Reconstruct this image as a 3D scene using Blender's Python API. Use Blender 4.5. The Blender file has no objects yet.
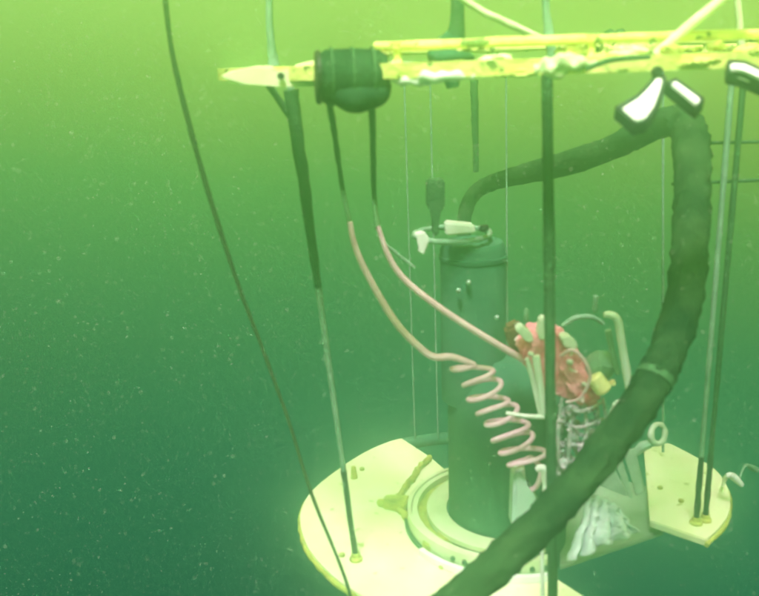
import bpy, bmesh, math, random
from mathutils import Vector, Matrix, noise
random.seed(7)
R = math.radians
S = bpy.context.scene
COL = S.collection

# ------------------------------------------------------------------ camera
H = 1.74            # camera height above the base plate
F = 850.0           # focal length in photo pixels (759 wide)
PITCH, ROLL = R(15.5), R(-1.9)
cam_d = bpy.data.cameras.new('camera'); cam = bpy.data.objects.new('camera', cam_d); COL.objects.link(cam)
cam_d.sensor_width = 36; cam_d.lens = 36*F/759
cam_d.clip_start = .05; cam_d.clip_end = 300
CM = Matrix.Rotation(R(90)-PITCH, 4, 'X') @ Matrix.Rotation(ROLL, 4, 'Z')
cam.matrix_world = Matrix.Translation((0, 0, H)) @ CM
cam_d.dof.use_dof = True; cam_d.dof.focus_distance = 8; cam_d.dof.aperture_fstop = 3.0
S.camera = cam

# ------------------------------------------------------------------ world: light field of green sea water
SUN_EL, SUN_ROT = R(63), R(192)
W = bpy.data.worlds.new('World'); S.world = W; W.use_nodes = True
nt = W.node_tree; nt.nodes.clear()
def lin(c):
    return tuple(((v/255)/12.92 if v/255 <= .04045 else ((v/255+.055)/1.055)**2.4) for v in c) + (1,)
out = nt.nodes.new('ShaderNodeOutputWorld')
sky = nt.nodes.new('ShaderNodeTexSky'); sky.sky_type = 'NISHITA'; sky.sun_disc = False
sky.sun_elevation = SUN_EL; sky.sun_rotation = SUN_ROT
bg1 = nt.nodes.new('ShaderNodeBackground'); bg1.inputs[1].default_value = .05
filt = nt.nodes.new('ShaderNodeMixRGB'); filt.blend_type = 'MULTIPLY'; filt.inputs[0].default_value = 1
filt.inputs[2].default_value = (.25, .8, .30, 1)
nt.links.new(sky.outputs[0], filt.inputs[1]); nt.links.new(filt.outputs[0], bg1.inputs[0])
tc = nt.nodes.new('ShaderNodeTexCoord'); sep = nt.nodes.new('ShaderNodeSeparateXYZ')
nt.links.new(tc.outputs['Generated'], sep.inputs[0])
wn = nt.nodes.new('ShaderNodeTexNoise'); wn.inputs['Scale'].default_value = 4; wn.inputs['Detail'].default_value = 4
nt.links.new(tc.outputs['Generated'], wn.inputs['Vector'])
wa = nt.nodes.new('ShaderNodeMath'); wa.operation = 'MULTIPLY_ADD'; wa.inputs[1].default_value = .10
mr = nt.nodes.new('ShaderNodeMapRange'); mr.inputs[1].default_value = -.57; mr.inputs[2].default_value = .23
# side to side swing: the water to the right is a little brighter
ax = nt.nodes.new('ShaderNodeMath'); ax.operation = 'MULTIPLY_ADD'; ax.inputs[1].default_value = .12
nt.links.new(sep.outputs[0], ax.inputs[0]); nt.links.new(sep.outputs[2], ax.inputs[2])
nt.links.new(wn.outputs[0], wa.inputs[0]); nt.links.new(ax.outputs[0], wa.inputs[2]); nt.links.new(wa.outputs[0], mr.inputs[0])
cr = nt.nodes.new('ShaderNodeValToRGB')
WORLD_STOPS = [(0, (0, 60, 48)), (.22, (6, 90, 64)), (.42, (24, 124, 72)), (.6, (66, 154, 56)), (.78, (158, 184, 14)), (1, (214, 208, 0))]
els = cr.color_ramp.elements
els[0].position = 0; els[0].color = lin(WORLD_STOPS[0][1]); els[1].position = 1; els[1].color = lin(WORLD_STOPS[-1][1])
for p, c in WORLD_STOPS[1:-1]:
    e = els.new(p); e.color = lin(c)
nt.links.new(mr.outputs[0], cr.inputs[0])
bg2 = nt.nodes.new('ShaderNodeBackground'); bg2.inputs[1].default_value = .70
nt.links.new(cr.outputs[0], bg2.inputs[0])
addw = nt.nodes.new('ShaderNodeAddShader')
nt.links.new(bg1.outputs[0], addw.inputs[0]); nt.links.new(bg2.outputs[0], addw.inputs[1])
nt.links.new(addw.outputs[0], out.inputs[0])

sd = bpy.data.lights.new('sun', 'SUN'); sun = bpy.data.objects.new('sun', sd); COL.objects.link(sun)
sd.energy = 4.4; sd.angle = R(14); sd.color = (.96, 1, .78)
sun.rotation_euler = (R(90)-SUN_EL, 0, R(-12)); sun.location = (0, 0, 6)

S.view_settings.view_transform = 'Standard'; S.view_settings.look = 'None'
S.view_settings.gamma = 1; S.view_settings.exposure = 1.45
S.view_settings.use_curve_mapping = False
S.cycles.volume_bounces = 1; S.cycles.max_bounces = 6

# ------------------------------------------------------------------ helpers
R3 = CM.to_3x3()
def ray(px, py): return R3 @ Vector(((px-379.5)/F, -(py-298)/F, -1))
def at(px, py, Y):
    d = ray(px, py); return Vector((0, 0, H)) + d*(Y/d.y)
def atz(px, py, Z):
    d = ray(px, py); return Vector((0, 0, H)) + d*((Z-H)/d.z)

def tag(o, label=None, cat=None, group=None, kind=None):
    if label: o['label'] = label
    if cat: o['category'] = cat
    if group: o['group'] = group
    if kind: o['kind'] = kind
    return o
ORIG = {}
def thing(name, loc, label, cat, group=None):
    o = bpy.data.objects.new(name, None); COL.objects.link(o); o.location = loc; o.empty_display_size = .1
    ORIG[o] = Vector(loc)
    return tag(o, label, cat, group)
def obj(name, bm, m, parent=None, smooth=True, origin=None):
    """link a bmesh given in world coordinates as ONE mesh object"""
    off = ORIG[parent] if parent is not None else (Vector(origin) if origin is not None else Vector((0, 0, 0)))
    bmesh.ops.recalc_face_normals(bm, faces=bm.faces)
    for v in bm.verts: v.co -= off
    me = bpy.data.meshes.new(name); bm.to_mesh(me); bm.free()
    if smooth:
        me.polygons.foreach_set('use_smooth', [True]*len(me.polygons))
        try: me.set_sharp_from_angle(angle=R(35))
        except Exception: pass
    me.materials.append(m)
    o = bpy.data.objects.new(name, me); COL.objects.link(o)
    if parent is not None: o.parent = parent
    else: o.location = off
    ORIG[o] = off
    return o
def spline(pts, n=8):
    """Catmull-Rom through (point, radius)"""
    P = [pts[0]] + list(pts) + [pts[-1]]; res = []
    for i in range(1, len(P)-2):
        for k in range(n):
            t = k/n; q = []
            for j in range(4):
                pass
            def cr_(a, b, c, d): return .5*((2*b) + (c-a)*t + (2*a-5*b+4*c-d)*t*t + (3*b-a-3*c+d)*t**3)
            res.append((cr_(P[i-1][0], P[i][0], P[i+1][0], P[i+2][0]), cr_(P[i-1][1], P[i][1], P[i+1][1], P[i+2][1])))
    res.append(pts[-1]); return res
def add_tube(bm, pts, seg=12, closed=False, rough=0, freq=14):
    rings = []; n = len(pts); up = Vector((.13, .21, .97))
    prev = None
    for i, (p, r) in enumerate(pts):
        a = pts[(i-1) % n][0] if (i or closed) else p
        b = pts[(i+1) % n][0] if (i < n-1 or closed) else p
        t = (b-a).normalized()
        u = t.cross(up) if prev is None else prev - t*prev.dot(t)
        if u.length < 1e-4: u = t.cross(Vector((1, 0, 0)))
        u.normalize(); prev = u; v = t.cross(u)
        ring = []
        for k in range(seg):
            an = 2*math.pi*k/seg; d = u*math.cos(an)+v*math.sin(an)
            rr = r*(1 + rough*noise.noise((p+d*r)*freq)) if rough else r
            ring.append(bm.verts.new(p + d*rr))
        rings.append(ring)
    m = n if closed else n-1
    for i in range(m):
        A, B = rings[i], rings[(i+1) % n]
        for k in range(seg): bm.faces.new((A[k], A[(k+1) % seg], B[(k+1) % seg], B[k]))
    if not closed:
        bm.faces.new(rings[0]); bm.faces.new(list(reversed(rings[-1])))
    return bm
def tube(pts, seg=12, n=8, **k): return add_tube(bmesh.new(), spline(pts, n) if n > 1 else pts, seg, **k)
def add_prism(bm, bottom, top, bev=0):
    """closed solid between two matching outlines"""
    A = [bm.verts.new(p) for p in bottom]; B = [bm.verts.new(p) for p in top]; n = len(A)
    fs = [bm.faces.new(A), bm.faces.new(list(reversed(B)))]
    for i in range(n): fs.append(bm.faces.new((A[i], A[(i+1) % n], B[(i+1) % n], B[i])))
    if bev:
        es = set(e for f in fs for e in f.edges)
        bmesh.ops.bevel(bm, geom=list(es), offset=bev, segments=2, affect='EDGES')
    return bm
def roughen(bm, amp, freq=30, cuts=5):
    bmesh.ops.triangulate(bm, faces=bm.faces)
    bmesh.ops.subdivide_edges(bm, edges=bm.edges, cuts=cuts, use_grid_fill=True)
    for v in bm.verts: v.co += noise.noise_vector(v.co*freq)*amp + noise.noise_vector(v.co*freq*2.7)*amp*.5
    return bm
def slab(outline, z0, z1, bev=.004):
    return add_prism(bmesh.new(), [(p[0], p[1], z0) for p in outline], [(p[0], p[1], z1) for p in outline], bev)
def block(outline, Y, th, bev=.006, lean=0):
    """upright solid: outline in view, real thickness th going away from the viewer"""
    fr = [at(x, y, Y) for x, y in outline]
    return add_prism(bmesh.new(), fr, [p + Vector((lean, th, 0)) for p in fr], bev)
def add_lathe(bm, c, prof, seg=40, axis=None):
    """prof = [(r, z)...] around c, closed with caps"""
    M = Matrix.Identity(3) if axis is None else Vector((0, 0, 1)).rotation_difference(Vector(axis).normalized()).to_matrix()
    rings = []
    for r, z in prof:
        rings.append([bm.verts.new(Vector(c) + M @ Vector((r*math.cos(2*math.pi*k/seg), r*math.sin(2*math.pi*k/seg), z))) for k in range(seg)])
    for A, B in zip(rings, rings[1:]):
        for k in range(seg): bm.faces.new((A[k], A[(k+1) % seg], B[(k+1) % seg], B[k]))
    bm.faces.new(list(reversed(rings[0]))); bm.faces.new(rings[-1])
    return bm
def lathe(c, prof, seg=40, axis=None): return add_lathe(bmesh.new(), c, prof, seg, axis)
def annulus(c, r0, r1, z0, z1, seg=96, a0=0, a1=2*math.pi):
    bm = bmesh.new(); full = abs(a1-a0-2*math.pi) < 1e-6; n = seg if full else seg+1; rings = []
    for k in range(n):
        a = a0+(a1-a0)*k/seg; u = Vector((math.cos(a), math.sin(a), 0))
        rings.append([bm.verts.new((c[0]+u.x*r, c[1]+u.y*r, z)) for r, z in ((r0, z0), (r1, z0), (r1, z1), (r0, z1))])
    for i in range(seg):
        A, B = rings[i], rings[(i+1) % n]
        for k in range(4): bm.faces.new((A[k], A[(k+1) % 4], B[(k+1) % 4], B[k]))
    if not full: bm.faces.new(rings[0]); bm.faces.new(list(reversed(rings[-1])))
    return bm

# ------------------------------------------------------------------ materials
def mat(name, a, b, rough=.6, scale=9, bump=.2, metal=0, alpha=1, lo=.35, hi=.7, spots=None, trans=0, spec=.25):
    """two-tone mottled coat (a = clean coat, b = growth), optional dark spots"""
    m = bpy.data.materials.new(name); m.use_nodes = True; t = m.node_tree; t.nodes.clear()
    o = t.nodes.new('ShaderNodeOutputMaterial'); p = t.nodes.new('ShaderNodeBsdfPrincipled')
    tc = t.nodes.new('ShaderNodeTexCoord')
    n1 = t.nodes.new('ShaderNodeTexNoise'); n1.inputs['Scale'].default_value = scale; n1.inputs['Detail'].default_value = 7; n1.inputs['Roughness'].default_value = .62
    t.links.new(tc.outputs['Object'], n1.inputs['Vector'])
    r = t.nodes.new('ShaderNodeValToRGB'); e = r.color_ramp.elements
    e[0].position = lo; e[0].color = (*a, 1); e[1].position = hi; e[1].color = (*b, 1)
    t.links.new(n1.outputs[0], r.inputs[0]); col = r.outputs[0]
    if spots:
        n2 = t.nodes.new('ShaderNodeTexNoise'); n2.inputs['Scale'].default_value = spots[0]; n2.inputs['Detail'].default_value = 3
        t.links.new(tc.outputs['Object'], n2.inputs['Vector'])
        r2 = t.nodes.new('ShaderNodeValToRGB'); r2.color_ramp.elements[0].position = spots[1]; r2.color_ramp.elements[1].position = spots[1]+.05
        t.links.new(n2.outputs[0], r2.inputs[0])
        mx = t.nodes.new('ShaderNodeMixRGB'); t.links.new(r2.outputs[0], mx.inputs[0]); t.links.new(col, mx.inputs[1]); mx.inputs[2].default_value = (*spots[2], 1)
        col = mx.outputs[0]
    t.links.new(col, p.inputs['Base Color'])
    p.inputs['Roughness'].default_value = rough; p.inputs['Specular IOR Level'].default_value = spec; p.inputs['Metallic'].default_value = metal
    p.inputs['Transmission Weight'].default_value = trans; p.inputs['Alpha'].default_value = alpha
    n3 = t.nodes.new('ShaderNodeTexNoise'); n3.inputs['Scale'].default_value = scale*5; n3.inputs['Detail'].default_value = 5
    t.links.new(tc.outputs['Object'], n3.inputs['Vector'])
    bp = t.nodes.new('ShaderNodeBump'); bp.inputs['Strength'].default_value = bump; bp.inputs['Distance'].default_value = .01
    t.links.new(n3.outputs[0], bp.inputs['Height']); t.links.new(bp.outputs[0], p.inputs['Normal'])
    t.links.new(p.outputs[0], o.inputs[0])
    return m
M = {
 'plate':  mat('pale_deck_paint', (.80, .88, .58), (.72, .80, .42), .55, 4.5, .2, spots=(19, .66, (.42, .50, .16))),
 'dull':   mat('shaded_deck', (.30, .42, .28), (.20, .30, .20), .8, 6, .3),  # deck colour darkened to hold the shade under the sheets
 'yellow': mat('yellow_green_paint', (.80, .82, .30), (.50, .60, .12), .5, 13, .5, spots=(24, .61, (.14, .24, .05))),
 'collar': mat('pale_flange_paint', (.70, .80, .52), (.50, .62, .34), .5, 9, .15),
 'rim':    mat('fouled_rim', (.52, .56, .12), (.22, .28, .06), .7, 22, .5),
 'steel':  mat('dark_green_rod', (.025, .085, .035), (.05, .13, .055), .8, 14, .5),
 'palerod':mat('pale_tube', (.24, .40, .28), (.12, .24, .16), .5, 16, .3),
 'hose':   mat('dark_hose_rubber', (.006, .026, .012), (.040, .085, .034), .9, 5, .8, spec=.05),
 'line':   mat('water_toned_line', (.05, .14, .06), (.08, .18, .08), .8, 20, .4),  # colour moved towards the water tone, haze painted into the line
 'rope':   mat('dark_rope', (.05, .09, .03), (.03, .06, .03), .85, 60, .9),
 'drum':   mat('dark_green_housing', (.035, .13, .075), (.07, .19, .11), .8, 7, .2, spec=.08),
 'float':  mat('blackish_green_float', (.006, .030, .016), (.03, .08, .04), .8, 11, .4, spec=.08),
 'black':  mat('black_rubber', (.012, .014, .016), (.02, .025, .02), .5, 20, .2),
 'white':  mat('white_plastic', (.80, .84, .80), (.62, .72, .62), .45, 12, .15),
 'bright': mat('lit_white_plastic', (.90, .90, .95), (.84, .86, .90), .4, 8, .08),  # whiter copy of the white plastic, lamp light put into its colour
 'pink':   mat('pink_red_paint', (.98, .36, .50), (.75, .10, .18), .5, 24, .5, lo=.45, hi=.66, spots=(30, .60, (.95, .78, .80))),
 'cable':  mat('pale_pink_cable', (.92, .62, .76), (.70, .42, .54), .5, 20, .2),
 'rust':   mat('brown_growth', (.20, .11, .05), (.09, .08, .04), .8, 18, .6),
 'cream':  mat('cream_cap', (.88, .82, .42), (.80, .70, .34), .4, 14, .2),
 'mesh':   mat('pale_mauve_growth', (.72, .60, .70), (.30, .36, .34), .7, 30, .8, lo=.40, hi=.58),
 'sheet':  mat('white_plastic_sheet', (.58, .68, .64), (.30, .44, .36), .35, 10, .2),
 'bottle': mat('milky_plastic', (.48, .62, .54), (.34, .50, .42), .3, 8, .1),
 'snow':   mat('marine_snow', (.75, .82, .68), (.6, .7, .55), .9, 5, 0),
}
D = 3.0
CX = .5
# ------------------------------------------------------------------ the lowered frame: base plates, legs and upper ring
C0 = atz(516, 520, 0); C0.z = 0
RB = .86
frame = thing('subsea_frame', C0, 'large round underwater frame with pale base plates, dark upright rods and yellow upper ring', 'frame')
def ang(p): return math.atan2(p[1]-C0.y, p[0]-C0.x)
def arc(a0, a1, r, n, c=C0): return [(c.x+r*math.cos(a0+(a1-a0)*i/n), c.y+r*math.sin(a0+(a1-a0)*i/n)) for i in range(n+1)]
# left plate
pa = atz(402, 438, 0); a_back = ang(pa)
notch = atz(530, 561, 0); endp = atz(600, 601, 0); a_front = ang(endp)
if a_front < 0: a_front += 2*math.pi
if a_back < 0: a_back += 2*math.pi
CC = Vector((C0.x-.035, C0.y, 0))
rim_px = [(402, 438), (388, 442), (370, 449.5), (354, 458.5), (340, 468), (327, 477.5), (315, 488), (306, 499), (301, 511), (300.5, 523), (303, 535), (308, 547), (316, 558.5), (327, 570), (341, 582), (360, 594), (384, 606), (430, 622), (500, 630), (560, 622), (600, 606)]
outl = [p.to_2d()[:] for p, _ in spline([(atz(x, y, 0), 0) for x, y in rim_px], 4)]
outl += [(notch.x, notch.y)]
b0 = math.atan2(atz(512, 548, 0).y-CC.y, atz(512, 548, 0).x-CC.x); b1 = math.atan2(atz(424, 452, 0).y-CC.y, atz(424, 452, 0).x-CC.x)
if b0 < 0: b0 += 2*math.pi
if b1 < 0: b1 += 2*math.pi
outl += arc(b0, b1, .34, 24, CC) + [atz(430, 457, 0).to_2d()[:]]
tag(obj('base_plate', slab(outl, -.03, 0), M['plate'], frame), 'large pale crescent base plate on the left')
# right plate
q = [atz(x, y, 0) for x, y in ((650, 521), (644, 449))]
o2 = [p for p, _ in spline([(atz(x, y, 0), 0) for x, y in ((668, 443), (686, 452), (702, 461), (715, 470), (724, 481), (729, 493), (730, 505), (727, 517), (719, 528), (706, 540))], 4)]
tag(obj('base_plate', slab([(p.x, p.y) for p in q+o2], -.028, .002), M['plate'], frame), 'small five-sided pale base plate on the right')
# lower shelf between, coloured duller for the shade of the sheets
o3 = [atz(x, y, -.06) for x, y in ((585, 470), (655, 488), (664, 531), (560, 566), (560, 520))]
obj('lower_shelf', slab([(p.x, p.y) for p in o3], -.08, -.06), M['dull'], frame)
# raised flange round the housing
FA = dict(seg=70, a0=R(70), a1=R(287))
fl = obj('flange', annulus(CC, .235, .312, .040, .058, **FA), M['collar'], frame)
obj('flange_groove', annulus(CC, .312, .348, .020, .034, **FA), M['rim'], frame)
obj('flange_rim', annulus(CC, .348, .370, .030, .060, **FA), M['collar'], frame)
obj('flange_wall', annulus(CC, .372, .388, .0, .066, **FA), M['collar'], frame)
obj('flange_gap_shade', annulus(CC, .388, .400, .001, .016, **FA), M['steel'], frame)  # dark strip painted in for the shaded gap under the wall
obj('flange_lip', annulus(CC, .402, .422, .002, .026, seg=50, a0=R(212), a1=R(284)), M['white'], frame)
for k in range(8):
    a = R(232+7*k); c = (CC.x+.386*math.cos(a), CC.y+.386*math.sin(a), .036)
    obj('bolt', lathe(c, [(.009, 0), (.009, .008), (.004, .011)], 10, (math.cos(a), math.sin(a), 0)), M['steel'], frame)
for (x, y, s) in ((396, 508, 1), (436, 549, 1), (383, 506, .5)):
    c = atz(x, y, 0); d = (c-Vector((CC.x, CC.y, 0))).normalized(); n = Vector((-d.y, d.x, 0))
    ol = [c+d*.05*s+n*.022*s, c+d*.05*s-n*.022*s, c-d*.05*s-n*.04*s, c-d*.05*s+n*.04*s]
    obj('clamp', slab(ol, 0, .035*s+.01, .006), M['rim'], frame)
for (x, y) in ((442, 568), (342, 556), (660, 489), (681, 502), (505, 578), (362, 470)):
    c = atz(x, y, 0); obj('bolt', lathe(c, [(.011, .001), (.011, .01), (.006, .013)], 12), M['rim'], frame)
for nm, pts_ in (('plate_edge', rim_px[:-1]), ('plate_edge', ((668, 443), (686, 452), (702, 461), (715, 470), (724, 481), (729, 493), (730, 505), (727, 517), (719, 528), (706, 540)))):
    obj(nm, tube([(atz(x, y, 0)-Vector((0, 0, .020)), .011) for x, y in pts_], 10, 4, rough=.4, freq=30), M['rim'], frame)
# knotty line of growth round the back of the flange
g = bmesh.new()
chain = [p for p, _ in spline([(atz(x, y, .012), 0) for x, y in ((430, 458), (420, 467), (414, 476), (407, 485), (399, 495), (397, 506), (407, 517), (420, 528), (436, 538))], 6)]
add_tube(g, [(p, .012) for p in chain], 10, rough=1.1, freq=45)
obj('edge_growth', g, M['rim'], frame)
# upper ring
ZR = H-.055
RR = 1.03
CR = Vector((.52, D, ZR))
obj('upper_ring', annulus(CR, RR-.11, RR, ZR+.016, ZR+.052, 120), M['yellow'], frame)
obj('ring_tube', add_tube(bmesh.new(), [(CR+Vector((math.cos(R(a))*(RR-.12), math.sin(R(a))*(RR-.12), .092)), .012) for a in range(-124, 125, 4)], 10, closed=False, rough=.3, freq=30), M['yellow'], frame)
for a in range(-120, 121, 30):
    c = CR+Vector((math.cos(R(a))*(RR-.12), math.sin(R(a))*(RR-.12), .052))
    obj('ring_post', lathe(c, [(.016, 0), (.010, .008), (.010, .025), (.018, .034), (.018, .05)], 14), M['yellow'], frame)
# uprights
def leg(name, foot, top, r0, r1, m, label=None, foot_part=True):
    o = obj(name, tube([(foot, r0), (foot.lerp(top, .5), (r0+r1)/2), (top, r1)], 12, 14, rough=.18, freq=18), M[m], frame)
    if label: tag(o, label)
    if foot_part:
        ft = obj('foot', lathe((foot.x, foot.y, .0), [(.024, .002), (.024, .010), (.017, .016), (.016, .03)], 18), M['rim'], o)
    return o
def sleeve(o, foot, top, t0, t1, r0, r1, m, name='rod_sleeve'):
    obj(name, tube([(foot.lerp(top, t0), r0), (foot.lerp(top, (t0+t1)/2), (r0+r1)/2), (foot.lerp(top, t1), r1)], 12, 8, rough=.25, freq=22), M[m], o)
f_, t_ = atz(356, 560, 0), at(290, 84, 2.62)
o = leg('upright_rod', f_, t_, .009, .012, 'palerod', 'pale rod at the left with a thick dark upper sleeve and a black lower sleeve')
sleeve(o, f_, t_, .62, .99, .013, .023, 'steel'); sleeve(o, f_, t_, .02, .22, .011, .0105, 'black')
obj('brace', tube([(f_.lerp(t_, .93), .012), (at(268, 84, 2.62), .010)], 10, 3, rough=.2), M['steel'], frame)
c = atz(354, 478, 0); obj('stub_post', lathe(c, [(.016, 0), (.014, .01), (.011, .05), (.009, .055)], 14), M['rim'], frame)
leg('upright_rod', at(553, 640, 2.2)*1, at(547, 66, 2.2), .0145, .0145, 'steel', foot_part=False)
leg('upright_rod', at(543, 640, 2.26), at(542, 538, 2.3), .007, .006, 'white', foot_part=False)  # thin white piece standing in for the highlight low on the central rod
for (fx, fy, tx, m) in ((696, 524, 733, 'palerod'), (705, 521, 745, 'steel')):
    f_, t_ = atz(fx, fy, 0), at(tx, 64, 2.92)
    o = leg('upright_rod', f_, t_, .009, .011, m); sleeve(o, f_, t_, .015, .165, .011, .0105, 'black')
obj('back_beam', tube([(atz(x, y, -.045), .03) for x, y in ((385, 450), (415, 442), (460, 437), (515, 436), (580, 438), (640, 447), (672, 455))], 14, rough=.1), M['drum'], frame)
leg('upright_rod', at(663, 452, 3.45), at(663, 66, 3.6), .006, .005, 'palerod', foot_part=False)
leg('upright_rod', atz(415, 441, -.03), at(404, 74, 3.8), .004, .004, 'palerod', foot_part=False)
leg('upright_rod', atz(438, 439, -.03), at(430, 74, 3.9), .004, .004, 'palerod', foot_part=False)
leg('upright_rod', atz(508, 436, -.03), at(506, 74, 3.95), .004, .004, 'palerod', foot_part=False)
for y0, y1, x0 in ((143, 140, 700), (184, 177, 672)):
    obj('cross_wire', tube([(at(x0, y0, 3.1), .006), (at(730, (y0+y1)/2+1, 2.95), .006), (at(830, y1, 2.9), .006)], 8), M['steel'], frame)
# pale fittings on the ring
def ringbit(name, outline, Y, th, m, **k): return obj(name, block(outline, Y, th, .004), M[m], frame)
ringbit('end_panel', [(220, 76), (228, 72), (244, 68), (260, 65.5), (271, 67), (280, 73), (288, 69), (298, 64), (310, 61), (322, 60), (322, 86), (285, 87), (245, 84), (226, 80)], 2.28, .12, 'plate')
obj('bolt', lathe(at(281, 76, 2.272), [(.009, 0), (.009, .008), (.005, .01)], 12, (0, -1, 0)), M['black'], frame)
ringbit('hatch_block', [(390, 61), (399, 61), (400, 73), (391, 74)], 2.2, .05, 'white')
ringbit('hatch_block', [(402, 62), (414, 61), (415, 69), (403, 70)], 2.2, .05, 'white')
obj('ring_sleeve', tube([(at(386, 77, 2.12), .010), (at(410, 80, 2.08), .014), (at(440, 76, 2.04), .013), (at(475, 76, 2.02), .008)], 20, 14, rough=.9, freq=38), M['white'], frame)
obj('ring_sleeve', tube([(at(535, 70, 1.99), .014), (at(552, 67, 1.98), .024), (at(572, 65, 1.98), .022), (at(596, 62, 1.98), .010)], 20, 14, rough=.9, freq=38), M['collar'], frame)
obj('ring_sleeve', tube([(at(586, 50, 3.6), .024), (at(600, 48, 3.6), .03), (at(640, 48, 3.6), .028), (at(690, 46, 3.6), .022), (at(765, 46, 3.5), .024)], 20, 14, rough=.9, freq=38), M['yellow'], frame)
obj('edge_strip', tube([(at(586, 69, 1.95), .006), (at(612, 60, 1.95), .006), (at(650, 57, 1.95), .005)], 8), M['steel'], frame)

def clump(x, y, Y, r, m, seed, sx=1.0, sz=1.0):
    bm = bmesh.new(); bmesh.ops.create_icosphere(bm, subdivisions=4, radius=1)
    c = at(x, y, Y)
    for v in bm.verts:
        n = 1+.45*noise.noise(v.co*1.6+Vector((seed*3.3, 0, 0)))+.22*noise.noise(v.co*4.5+Vector((0, seed, 0)))
        v.co = c + Vector((v.co.x*sx, v.co.y, v.co.z*sz))*r*n
    obj('growth_clump', bm, M[m], frame)
for i, (x, y, Y, r, m, sx, sz) in enumerate([(426, 72, 2.1, .022, 'steel', 1.8, .6), (498, 60, 2.05, .018, 'plate', 2.2, .6), (520, 73, 2.0, .020, 'yellow', 2.5, .5), (575, 52, 2.1, .024, 'rim', 1.6, .6),
        (612, 58, 2.0, .022, 'yellow', 2.0, .6), (615, 40, 3.7, .045, 'steel', 1, .9), (628, 52, 2.0, .018, 'collar', 2.2, .7), (672, 50, 2.0, .016, 'rim', 1.5, .7), (700, 62, 1.98, .017, 'yellow', 2.6, .5),
        (716, 46, 2.1, .014, 'rim', 1.3, .8), (750, 50, 2.05, .018, 'yellow', 2, .6), (470, 48, 2.3, .016, 'yellow', 2, .6), (400, 70, 2.1, .014, 'rim', 2, .6), (455, 64, 2.1, .016, 'rim', 2, .5), (593, 50, 2.1, .014, 'steel', 1, 1)]):
    clump(x, y, Y, r, m, i+1, sx, sz)

# ------------------------------------------------------------------ lifting gear above the ring
t = thing('lifting_sling', at(452, 66, 2.6), 'dark vertical sling leg widening to a knuckle on the upper ring', 'sling')
obj('sling_leg', tube([(at(456, -60, 2.5), .018), (at(457, 0, 2.5), .019), (at(457, 26, 2.5), .022), (at(455, 40, 2.5), .03)], 14, rough=.25), M['steel'], t)
obj('knuckle', tube([(at(455, 34, 2.5), .03), (at(450, 48, 2.5), .052), (at(449, 60, 2.5), .06), (at(450, 74, 2.5), .035), (at(452, 88, 2.5), .02)], 16, rough=.45, freq=12), M['drum'], t)
def rope(name, label, cat, pts, m, rough=.25, group=None, seg=10):
    return tag(obj(name, tube([(at(x, y, Y), r) for x, y, Y, r in pts], seg, rough=rough, freq=40), M[m], origin=at(*pts[0][:3])), label, cat, group)
rope('lifting_wire', 'pale wire slanting down from top centre to the yellow ring', 'wire', [(430, -30, 2.4, .010), (470, 4, 2.4, .010), (505, 22, 2.4, .010), (540, 38, 2.4, .009)], 'collar')
rope('lifting_wire', 'thin mottled wire hanging straight down behind the pale ring sleeve', 'wire', [(544, -40, 2.3, .011), (546, 10, 2.3, .010), (549, 36, 2.3, .014), (552, 58, 2.3, .011)], 'palerod')
t2 = rope('lifting_pole', 'pale slanting pole rising to the upper right from the ring', 'pole', [(655, 55, 2.1, .010), (672, 40, 2.1, .012), (700, 17, 2.1, .012), (760, -32, 2.1, .012)], 'collar', .12)
rope('lifting_wire', 'pale wire at the upper right beside a dim green upright', 'wire', [(736, -30, 2.5, .010), (739, 20, 2.5, .010), (742, 52, 2.5, .010)], 'collar')
rope('lifting_wire', 'dim green wire above the far left tip of the ring', 'wire', [(268, -40, 3.0, .012), (270, 30, 3.0, .013), (274, 66, 3.0, .02)], 'palerod')
rope('lifting_wire', 'short dark line hanging below the sling knuckle', 'wire', [(474, 80, 3.9, .018), (475, 120, 3.9, .016), (476, 172, 3.9, .013)], 'steel')
rope('guide_rope', 'long thin dark rope slanting down the left to the base plate', 'rope',
     [(160, -60, 2.6, .008), (170, 40, 2.6, .0075), (188, 120, 2.6, .0085), (212, 205, 2.62, .008), (240, 290, 2.62, .0065), (263, 350, 2.6, .006), (290, 425, 2.55, .0055), (312, 495, 2.5, .0055), (345, 578, 2.42, .0055), (362, 640, 2.4, .0055)], 'rope')

# dark float under the ring
t = thing('float_drum', at(352, 78, 2.15), 'short dark green drum hanging on the ring near its left end', 'float')
c = at(352, 77, 2.15)
ax_ = Vector((1, .12, -.02))
obj('drum_body', lathe(c-ax_*.083, [(.03, 0), (.055, .004), (.066, .02), (.068, .10), (.064, .15), (.05, .17), (.02, .175)], 30, ax_), M['float'], t)
obj('end_cap', lathe(c-ax_*.089, [(.060, 0), (.064, .004), (.064, .012)], 30, ax_), M['black'], t)
obj('drum_strap', tube([(at(334, 92, 2.11), .022), (at(352, 100, 2.1), .026), (at(376, 97, 2.11), .024), (at(386, 84, 2.14), .016)], 12, rough=.35), M['float'], t)

for q_ in (-.05, 0., .05):
    obj('drum_band', lathe(c+ax_*q_, [(.060, -.004), (.0715, -.003), (.0715, .003), (.060, .004)], 30, ax_), M['steel'], t)

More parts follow.
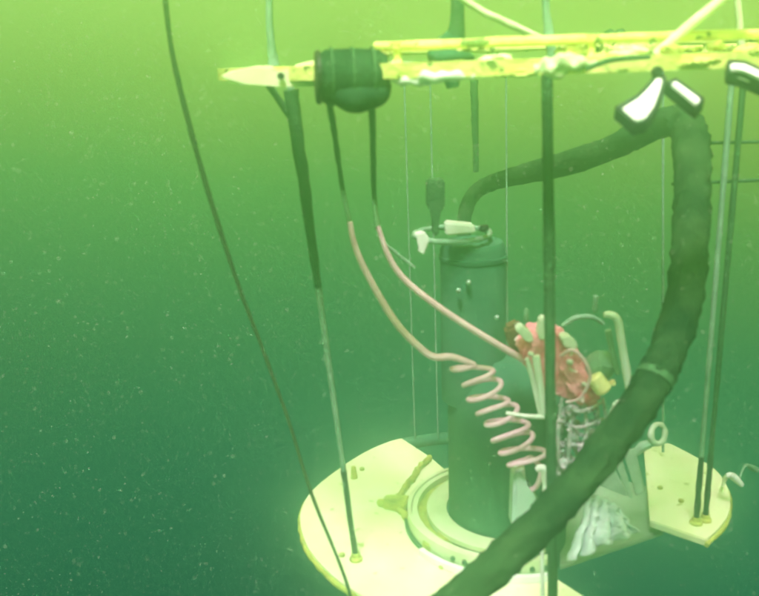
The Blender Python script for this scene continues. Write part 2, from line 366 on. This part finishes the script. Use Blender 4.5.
# ------------------------------------------------------------------ central housing
hc = Vector((CC.x, CC.y, 0))
t = thing('instrument_housing', hc, 'tall dark green cylinder standing in the flange at the centre of the frame', 'housing')
obj('lower_body', lathe(hc, [(.226, -.12), (.226, .46), (.222, .52), (.205, .57), (.175, .62), (.145, .66), (.12, .69)], 56), M['drum'], t)
uc = at(473, 240, hc.y); ztop = uc.z
obj('upper_body', lathe((uc.x, uc.y, 0), [(.118, .52), (.118, ztop-.03), (.105, ztop-.005), (.02, ztop)], 48), M['drum'], t)
obj('clamp_band', lathe((uc.x, uc.y, 0), [(.117, ztop-.069), (.122, ztop-.067), (.122, ztop-.053), (.117, ztop-.051)], 48), M['drum'], t)
for (x, y) in ((458, 291), (496, 318), (468, 283)):
    obj('connector', lathe(at(x, y, hc.y-.125), [(.006, 0), (.009, .005), (.007, .03), (.003, .034)], 12, (0, -1, .4)), M['bottle'], t)
hoop = at(452, 234, hc.y)
def torus(c, r, rt, n=48, tilt=(0, 0, 1), a0=0, a1=360, sx=1):
    Mx = Vector((0, 0, 1)).rotation_difference(Vector(tilt).normalized()).to_matrix()
    cl = (a1-a0) == 360; nn = n if cl else n+1
    return add_tube(bmesh.new(), [(c + Mx @ Vector((math.cos(R(a0+(a1-a0)*k/n))*r*sx, math.sin(R(a0+(a1-a0)*k/n))*r, 0)), rt*(1+.3*noise.noise(Vector((k*.3, r*9, 0))))) for k in range(nn)], 10, closed=cl, rough=.3, freq=25)
obj('guard_hoop', torus(hoop, .135, .010), M['palerod'], t)
obj('hoop_piece', block([(445, 222), (474, 225), (476, 233), (446, 236)], hc.y-.15, .05, .006), M['white'], t)  # white piece put in as a highlight on the hoop
obj('hoop_piece', block([(414, 234), (424, 232), (430, 240), (424, 256), (418, 252), (419, 242)], hc.y-.12, .04, .005), M['white'], t)  # second white piece, also a highlight built as a solid
obj('hoop_piece', lathe(at(484, 231, hc.y-.1), [(.012, 0), (.018, .008), (.014, .02)], 14), M['black'], t)
obj('lifting_stem', block([(427, 180), (445, 180), (445, 208), (439, 212), (439, 236), (433, 236), (433, 212), (427, 208)], hc.y-.1, .07, .006), M['steel'], t)
obj('side_pipe', tube([(at(505, 262, hc.y), .009), (at(506, 320, hc.y), .009), (at(508, 372, hc.y), .009)], 10), M['palerod'], t)

# ------------------------------------------------------------------ pink cables
t = thing('coiled_cable', at(352, 240, 2.75), 'pale pink cable with a loose springy coil hanging left of the red instrument', 'cable')
obj('upper_line', tube([(at(326, 88, 2.2), .009), (at(334, 130, 2.45), .009), (at(342, 185, 2.75), .008), (at(350, 225, 2.6), .008)], 10, rough=.3), M['line'], t)
pts = [(at(350, 222, 2.6), .008), (at(354, 243, 2.6), .0095), (at(366, 272, 2.6), .0105), (at(394, 320, 2.58), .0115), (at(418, 346, 2.56), .0115), (at(434, 357, 2.55), .0115), (at(452, 357, 2.55), .0115)]
# the coil: a helix round an axis running down to the right
A = at(468, 364, 2.58); B = at(530, 464, 2.58)
axd = (B-A).normalized(); side = axd.cross(Vector((0, 1, 0))).normalized(); dep = axd.cross(side).normalized()
# tilt turns so they read as slanted loops
TURNS = 7.6; N = int(TURNS*18)
for k in range(N+1):
    u = k/N; a = 2*math.pi*TURNS*u + 1.2
    p = A.lerp(B, u) + side*math.cos(a)*(.052+.014*u+.004*math.sin(u*31)) + dep*math.sin(a)*.030 + axd*math.cos(a)*(.018+.010*math.sin(u*23)) + noise.noise_vector(Vector((u*14, 0, 3)))*.012
    pts.append((p, .0086))
pts += [(at(541, 470, 2.56), .009), (at(536, 487, 2.58), .009), (at(522, 492, 2.6), .008)]
obj('pink_sleeve', tube(pts, 10, 4), M['cable'], t)
t = thing('instrument_lead', at(375, 230, 2.75), 'straight pale pink lead running down right to the red instrument', 'cable')
obj('upper_line', tube([(at(371, 88, 2.2), .009), (at(373, 140, 2.45), .009), (at(374, 195, 2.7), .008), (at(378, 228, 2.6), .008)], 10, rough=.3), M['line'], t)
obj('pink_sleeve', tube([(at(378, 226, 2.6), .007), (at(388, 255, 2.6), .009), (at(405, 280, 2.6), .010), (at(440, 308, 2.58), .0105), (at(480, 334, 2.56), .0105), (at(524, 360, 2.55), .011)], 10), M['cable'], t)
rope('guard_line', 'faint short pale line branching beside the pink lead', 'line', [(384, 243, 2.7, .005), (400, 256, 2.7, .006), (415, 268, 2.7, .004)], 'palerod')

# ------------------------------------------------------------------ red instrument
YI = 2.5
t = thing('red_instrument', at(565, 400, YI), 'pink-red angular instrument behind the central rod, white tabs on top', 'instrument')
obj('body', roughen(block([(521, 350), (536, 334), (556, 330), (574, 345), (584, 362), (598, 384), (602, 402), (594, 416), (578, 404), (566, 396), (545, 392), (530, 376)], YI, .14, .010), .013, 26), M['pink'], t)
obj('side_panel', roughen(block([(563, 346), (576, 352), (592, 384), (594, 398), (586, 406), (572, 392), (562, 376)], YI-.03, .035, .008), .011, 34), M['pink'], t)
obj('tab', block([(516, 331), (522, 326), (532, 334), (534, 342), (527, 343)], YI-.01, .05, .004), M['white'], t)
obj('tab', block([(538, 336), (541, 320), (546, 318), (549, 322), (547, 338), (541, 341)], YI-.01, .05, .004), M['white'], t)
obj('tab', block([(561, 338), (569, 336), (578, 344), (577, 350), (565, 348)], YI-.05, .05, .004), M['white'], t)
obj('lens_cap', lathe(at(593, 376, YI-.05), [(.02, 0), (.027, .006), (.027, .055), (.020, .062)], 24, at(609, 396, YI-.06)-at(593, 376, YI-.05)), M['cream'], t)
obj('lens_stub', lathe(at(612, 382, YI-.05), [(.008, 0), (.01, .004), (.008, .016)], 14, (0, -1, .1)), M['cream'], t)
obj('clear_dome', lathe(at(600, 366, YI), [(.005, .052), (.03, .045), (.045, .02), (.048, 0), (.044, -.03)], 24, (.3, -.6, .7)), M['palerod'], t)
for (x, y, r_) in ((531, 354, .008), (570, 362, .009), (584, 384, .007)):
    obj('fastener', lathe(at(x, y, YI-.04), [(r_, -.01), (r_, .008), (r_*.6, .014)], 8, (.1, -1, .3)), M['white'], t)
obj('pigtail', tube([(at(560, 356, YI-.06), .004), (at(572, 350, YI-.09), .005), (at(584, 360, YI-.09), .005), (at(590, 378, YI-.08), .005), (at(580, 398, YI-.06), .004), (at(566, 402, YI-.04), .004)], 8), M['cable'], t)
br = obj('bracket', tube([(at(527, 358, YI-.02), .006), (at(532, 376, YI-.02), .009), (at(541, 414, YI-.03), .008)], 8, rough=.2), M['white'], t)
obj('bracket', tube([(at(536, 356, YI-.04), .011), (at(540, 384, YI-.04), .012), (at(544, 413, YI-.04), .009)], 8, rough=.2), M['white'], t)
obj('bracket', tube([(at(506, 413, YI-.04), .006), (at(526, 416, YI-.04), .0065), (at(544, 417, YI-.04), .007)], 8, rough=.2), M['white'], t)
obj('growth_patch', block([(505, 330), (520, 322), (530, 348), (528, 366), (512, 356)], YI+.1, .06, .01), M['rust'], t)

# guard cage with pale growth under the instrument
t = thing('growth_cage', at(585, 470, YI), 'pale mauve encrusted wire cage hanging below the red instrument', 'cage')
for i, xs in enumerate([(562, 558, 560), (572, 570, 566), (584, 586, 574), (596, 599, 584), (603, 606, 592)]):
    obj('cage_wire', tube([(at(xs[0], 398, YI+.03*(i % 2)), .005), (at(xs[1], 436, YI-.03), .0065), (at(xs[2], 482-abs(i-1)*7, YI), .005)], 8, rough=.5, freq=50), M['mesh'], t)
for i, (y, x0, x1) in enumerate([(404, 560, 604), (420, 558, 606), (438, 557, 606), (456, 558, 600), (472, 560, 590)]):
    obj('cage_band', tube([(at(x0, y+3, YI+.04), .0045), (at((x0+x1)/2, y+7, YI-.05), .006), (at(x1, y-3, YI+.04), .0045)], 8, rough=.5, freq=50), M['mesh'], t)
g = bmesh.new()
for k in range(120):
    u, v = random.random(), random.random()
    c = at(560+u*40-v*10, 405+v*70, YI+random.uniform(-.03, .07))
    bmesh.ops.create_icosphere(g, subdivisions=1, radius=random.uniform(.005, .019), matrix=Matrix.Translation(c) @ Matrix.Rotation(random.random()*3, 4, 'X') @ Matrix.Diagonal((1, random.uniform(.4, 1), random.uniform(.5, 1.6), 1)))
for v in g.verts: v.co += Vector((noise.noise(v.co*60), noise.noise(v.co*61+Vector((5, 0, 0))), noise.noise(v.co*59)))*.006
obj('growth', g, M['mesh'], t)

# pale handle
t = thing('bent_handle', at(632, 405, YI-.1), 'pale bent tube handle standing right of the red instrument', 'handle')
obj('grip', tube([(at(604, 315, YI-.1), .008), (at(611, 315, YI-.1), .011), (at(618, 321, YI-.1), .012), (at(622, 345, YI-.1), .012), (at(627, 375, YI-.1), .012), (at(632, 404, YI-.1), .012)], 12, rough=.1), M['white'], t)
obj('inner_bar', tube([(at(608, 330, YI-.05), .010), (at(612, 350, YI-.05), .009), (at(618, 374, YI-.05), .007)], 10, rough=.2), M['palerod'], t)
obj('base_clamp', block([(618, 408), (630, 404), (632, 414), (624, 420), (622, 428), (612, 430), (614, 420)], YI-.12, .06, .006), M['white'], t)
obj('gland', lathe(at(595, 312, YI), [(.006, 0), (.009, .006), (.008, .05), (.004, .054)], 12), M['palerod'], t)
obj('gland', lathe(at(526, 322, YI), [(.006, 0), (.008, .006), (.007, .04), (.004, .044)], 12), M['palerod'], t)
rope('hose_loop', 'faint pale arc of thin tubing over the red instrument', 'tubing', [(562, 326, YI+.1, .006), (575, 318, YI+.1, .008), (592, 317, YI+.1, .008), (604, 324, YI+.1, .005)], 'palerod')

# bottle and pouch under the coil
t = thing('milky_bottle', at(525, 525, 2.62), 'milky plastic bottle hanging beneath the coil end', 'bottle')
obj('bottle_body', block([(514, 474), (518, 470), (526, 478), (531, 496), (540, 506), (546, 514), (534, 530), (512, 530)], 2.58, .09, .012), M['bottle'], t)
obj('bottle_neck', lathe(at(519, 476, 2.62), [(.022, 0), (.022, .03), (.012, .036)], 16, (-.1, 0, 1)), M['white'], t)
rope('white_toggle', 'small white hooked toggle between bottle and central rod', 'toggle', [(536, 470, 2.5, .009), (543, 468, 2.5, .013), (546, 482, 2.5, .012), (546, 498, 2.5, .012), (542, 508, 2.5, .012)], 'white')
# shackle loop
t = thing('pale_shackle', at(657, 436, 2.9), 'pale round shackle loop above the right base plate', 'shackle')
obj('loop', torus(at(658, 434, 2.9), .036, .010, 32, (.35, -1, .3), sx=.85), M['white'], t)
obj('shank', tube([(at(650, 444, 2.9), .014), (at(642, 447, 2.9), .016), (at(632, 456, 2.9), .010)], 10, rough=.4), M['bottle'], t)

# crumpled sheets
def crumple(name, corners, Y0, Y1, label, cat, nfold, seed, amp=.03, nx=40, ny=26, group=None):
    """thin real sheet between four image corners (tl,tr,br,bl), folded, given thickness"""
    bm = bmesh.new(); rows = []; off = Vector((seed*7.1, 0, 0))
    for j in range(ny+1):
        v = j/ny; row = []
        for i in range(nx+1):
            u = i/nx
            x = (corners[0][0]*(1-u)+corners[1][0]*u)*(1-v)+(corners[3][0]*(1-u)+corners[2][0]*u)*v
            y = (corners[0][1]*(1-u)+corners[1][1]*u)*(1-v)+(corners[3][1]*(1-u)+corners[2][1]*u)*v
            p = at(x, y, Y0+(Y1-Y0)*v)
            f = math.sin(u*nfold*2*math.pi + 1.5*noise.noise(Vector((u*3, v*2, seed)))) * amp*(.4+v)
            p += Vector((.2*f, -f, .5*f)) + noise.noise_vector(Vector((u*16, v*16, seed+3)))*amp*.45 + noise.noise_vector(Vector((u*5, v*5, seed))+off)*amp*.8
            row.append(bm.verts.new(p))
        rows.append(row)
    for j in range(ny):
        for i in range(nx): bm.faces.new((rows[j][i], rows[j][i+1], rows[j+1][i+1], rows[j+1][i]))
    bmesh.ops.recalc_face_normals(bm, faces=bm.faces)
    o = obj(name, bm, M['sheet'], origin=at(*corners[0], Y0))
    s = o.modifiers.new('thick', 'SOLIDIFY'); s.thickness = .004
    return tag(o, label, cat, group)
crumple('crumpled_sheet', [(590, 494), (614, 500), (640, 533), (566, 561)], 2.62, 2.52, 'crumpled white plastic sheet fanned out behind the dark hose', 'sheet', 4, 1, amp=.014)
def strip(pts, label):
    bm = bmesh.new(); fr = [at(x, y, 2.8) for x, y in pts]
    add_prism(bm, fr, [p+Vector((.01, .03, -.01)) for p in fr], .003)
    return tag(obj('white_strip', bm, M['sheet'], origin=fr[0]), label, 'strip', 'white strips above the crumpled sheet')
strip([(623, 452), (635, 449), (645, 492), (636, 496)], 'widest white strip, beside the right base plate')
strip([(612, 458), (620, 453), (633, 498), (630, 499)], 'middle narrow white strip above the crumpled sheet')
strip([(603, 467), (611, 462), (628, 497), (600, 486)], 'wedge-shaped white strip next to the dark hose')
t = thing('loose_tie', at(733, 478, 3.0), 'pair of small pale tie ends off the right edge of the base plate', 'tie')
obj('tie_end', tube([(atz(722, 486, 0), .005), (at(727, 476, 3.0), .010), (at(733, 477, 3.0), .015), (at(742, 485, 3.0), .009)], 10, rough=.4), M['white'], t)
obj('tie_end', tube([(at(738, 482, 3.0), .004), (at(745, 466, 3.05), .005), (at(752, 468, 3.1), .011), (at(758, 471, 3.1), .007)], 10, rough=.4), M['palerod'], t)

# ------------------------------------------------------------------ black edged white fittings below the ring
def edged(name, outline, Y, label, cat, grow=4.0):
    cx = sum(p[0] for p in outline)/len(outline); cy = sum(p[1] for p in outline)/len(outline)
    n = len(outline); big = []
    for i in range(n):
        a, b, c = outline[i-1], outline[i], outline[(i+1) % n]
        e1 = Vector((b[0]-a[0], b[1]-a[1])).normalized(); e2 = Vector((c[0]-b[0], c[1]-b[1])).normalized()
        nn = Vector((e1.y+e2.y, -(e1.x+e2.x))); nn = nn.normalized()/max(.5, math.sqrt(max(0, (1+e1.dot(e2))/2)))
        big.append((b[0]+nn.x*grow, b[1]+nn.y*grow))
    t = thing(name, at(cx, cy, Y), label, cat)
    y0 = min(p[1] for p in big)
    def tilted(ol, dy, th):
        fr = [at(x, y, Y-dy-(y-y0)*.0018) for x, y in ol]  # lean shaped so the blade faces the sun and looks brighter
        return add_prism(bmesh.new(), fr, [p+Vector((0, .4*th, -th)) for p in fr], .003)
    obj('rubber_edge', tilted(big, 0, .03), M['black'], t)
    obj('blade', tilted(outline, .008, .02), M['bright'], t)
    return t
fin = edged('deflector_fin', [(657, 74), (663, 78), (659, 92), (654, 105), (645, 117), (636, 119), (622, 107), (640, 99), (649, 90), (654, 82)], 1.98, 'white flared fin with black edging hanging under the ring', 'fin')
obj('hinge', lathe(at(656, 72, 1.97), [(.012, 0), (.014, .01), (.010, .02)], 14, (0, -1, 0)), M['black'], fin)
edged('guide_bar', [(671, 82), (676, 80), (701, 98), (697, 103)], 1.98, 'short white bar with black sides angled down beside the fin', 'bar', 3.2)
edged('end_bracket', [(731, 62), (745, 63), (772, 76), (772, 83), (744, 69), (731, 68)], 1.95, 'white bracket with black edging at the ring\'s right end', 'bracket', 3.5)

# ------------------------------------------------------------------ the big hose
hose_pts = [(474, 330, 3.5, .030), (468, 270, 3.7, .032), (464, 222, 4.1, .034), (474, 194, 4.4, .038), (500, 180, 4.3, .043), (560, 165, 3.7, .050), (610, 148, 3.5, .050), (645, 131, 3.35, .052), (670, 121, 3.2, .054), (686, 126, 3.05, .058), (692, 150, 2.9, .060),
            (692, 200, 2.7, .056), (690, 250, 2.5, .053), (684, 300, 2.35, .051), (668, 350, 2.2, .050), (642, 400, 2.1, .050), (606, 448, 2.05, .049), (570, 492, 2.0, .048), (530, 534, 1.95, .048), (480, 580, 1.9, .046), (420, 630, 1.85, .046), (360, 680, 1.8, .046)]
rope('umbilical_hose', 'thick dark green hose looping from upper right across to the bottom', 'hose', hose_pts, 'hose', .22, seg=28)
hose = bpy.data.objects['umbilical_hose']; hs = spline([(at(x, y, Y), r) for x, y, Y, r in hose_pts], 8)
for k in (60, 116):
    obj('tape_band', add_tube(bmesh.new(), [(hs[k+q][0], hs[k+q][1]*1.045) for q in (0, 1)], 24, rough=.05), M['steel'], hose)

# ------------------------------------------------------------------ drifting specks and the water itself
g = bmesh.new(); ph = [Vector(v) for v in ((1, 0, -.7), (-1, 0, -.7), (0, 1, .7), (0, -1, .7))]
for k in range(20000):
    Y = 1.7+4.8*random.random()**.8
    c = at(random.uniform(-80, 840), random.uniform(-60, 660), Y)
    s = random.uniform(.0008, .0020)
    s *= .45+.2*Y
    q_ = Matrix.Rotation(random.random()*6, 3, (random.random(), random.random(), 1))
    vs = [g.verts.new(c+q_ @ v*s) for v in ph]
    for f in ((0, 1, 2), (0, 3, 1), (0, 2, 3), (1, 3, 2)): g.faces.new([vs[i] for i in f])
tag(obj('marine_snow', g, M['snow'], smooth=False), 'tiny pale specks drifting in the green water', 'specks', kind='stuff')

hz = bmesh.new(); bmesh.ops.create_cube(hz, size=1)
for v in hz.verts: v.co = Vector((v.co.x*16+.5, v.co.y*12+3.5, (v.co.z+.5)*4.2-1.3))
hm = bpy.data.materials.new('sea_water_haze'); hm.use_nodes = True; ht = hm.node_tree; ht.nodes.clear()
ho = ht.nodes.new('ShaderNodeOutputMaterial'); hv = ht.nodes.new('ShaderNodeVolumePrincipled')
hv.inputs['Density'].default_value = .37; hv.inputs['Color'].default_value = (.32, .80, .44, 1)
hv.inputs['Absorption Color'].default_value = (.35, .75, .6, 1); hv.inputs['Anisotropy'].default_value = .90
ht.links.new(hv.outputs[0], ho.inputs['Volume'])
tag(obj('haze', hz, hm, smooth=False), kind='stuff')
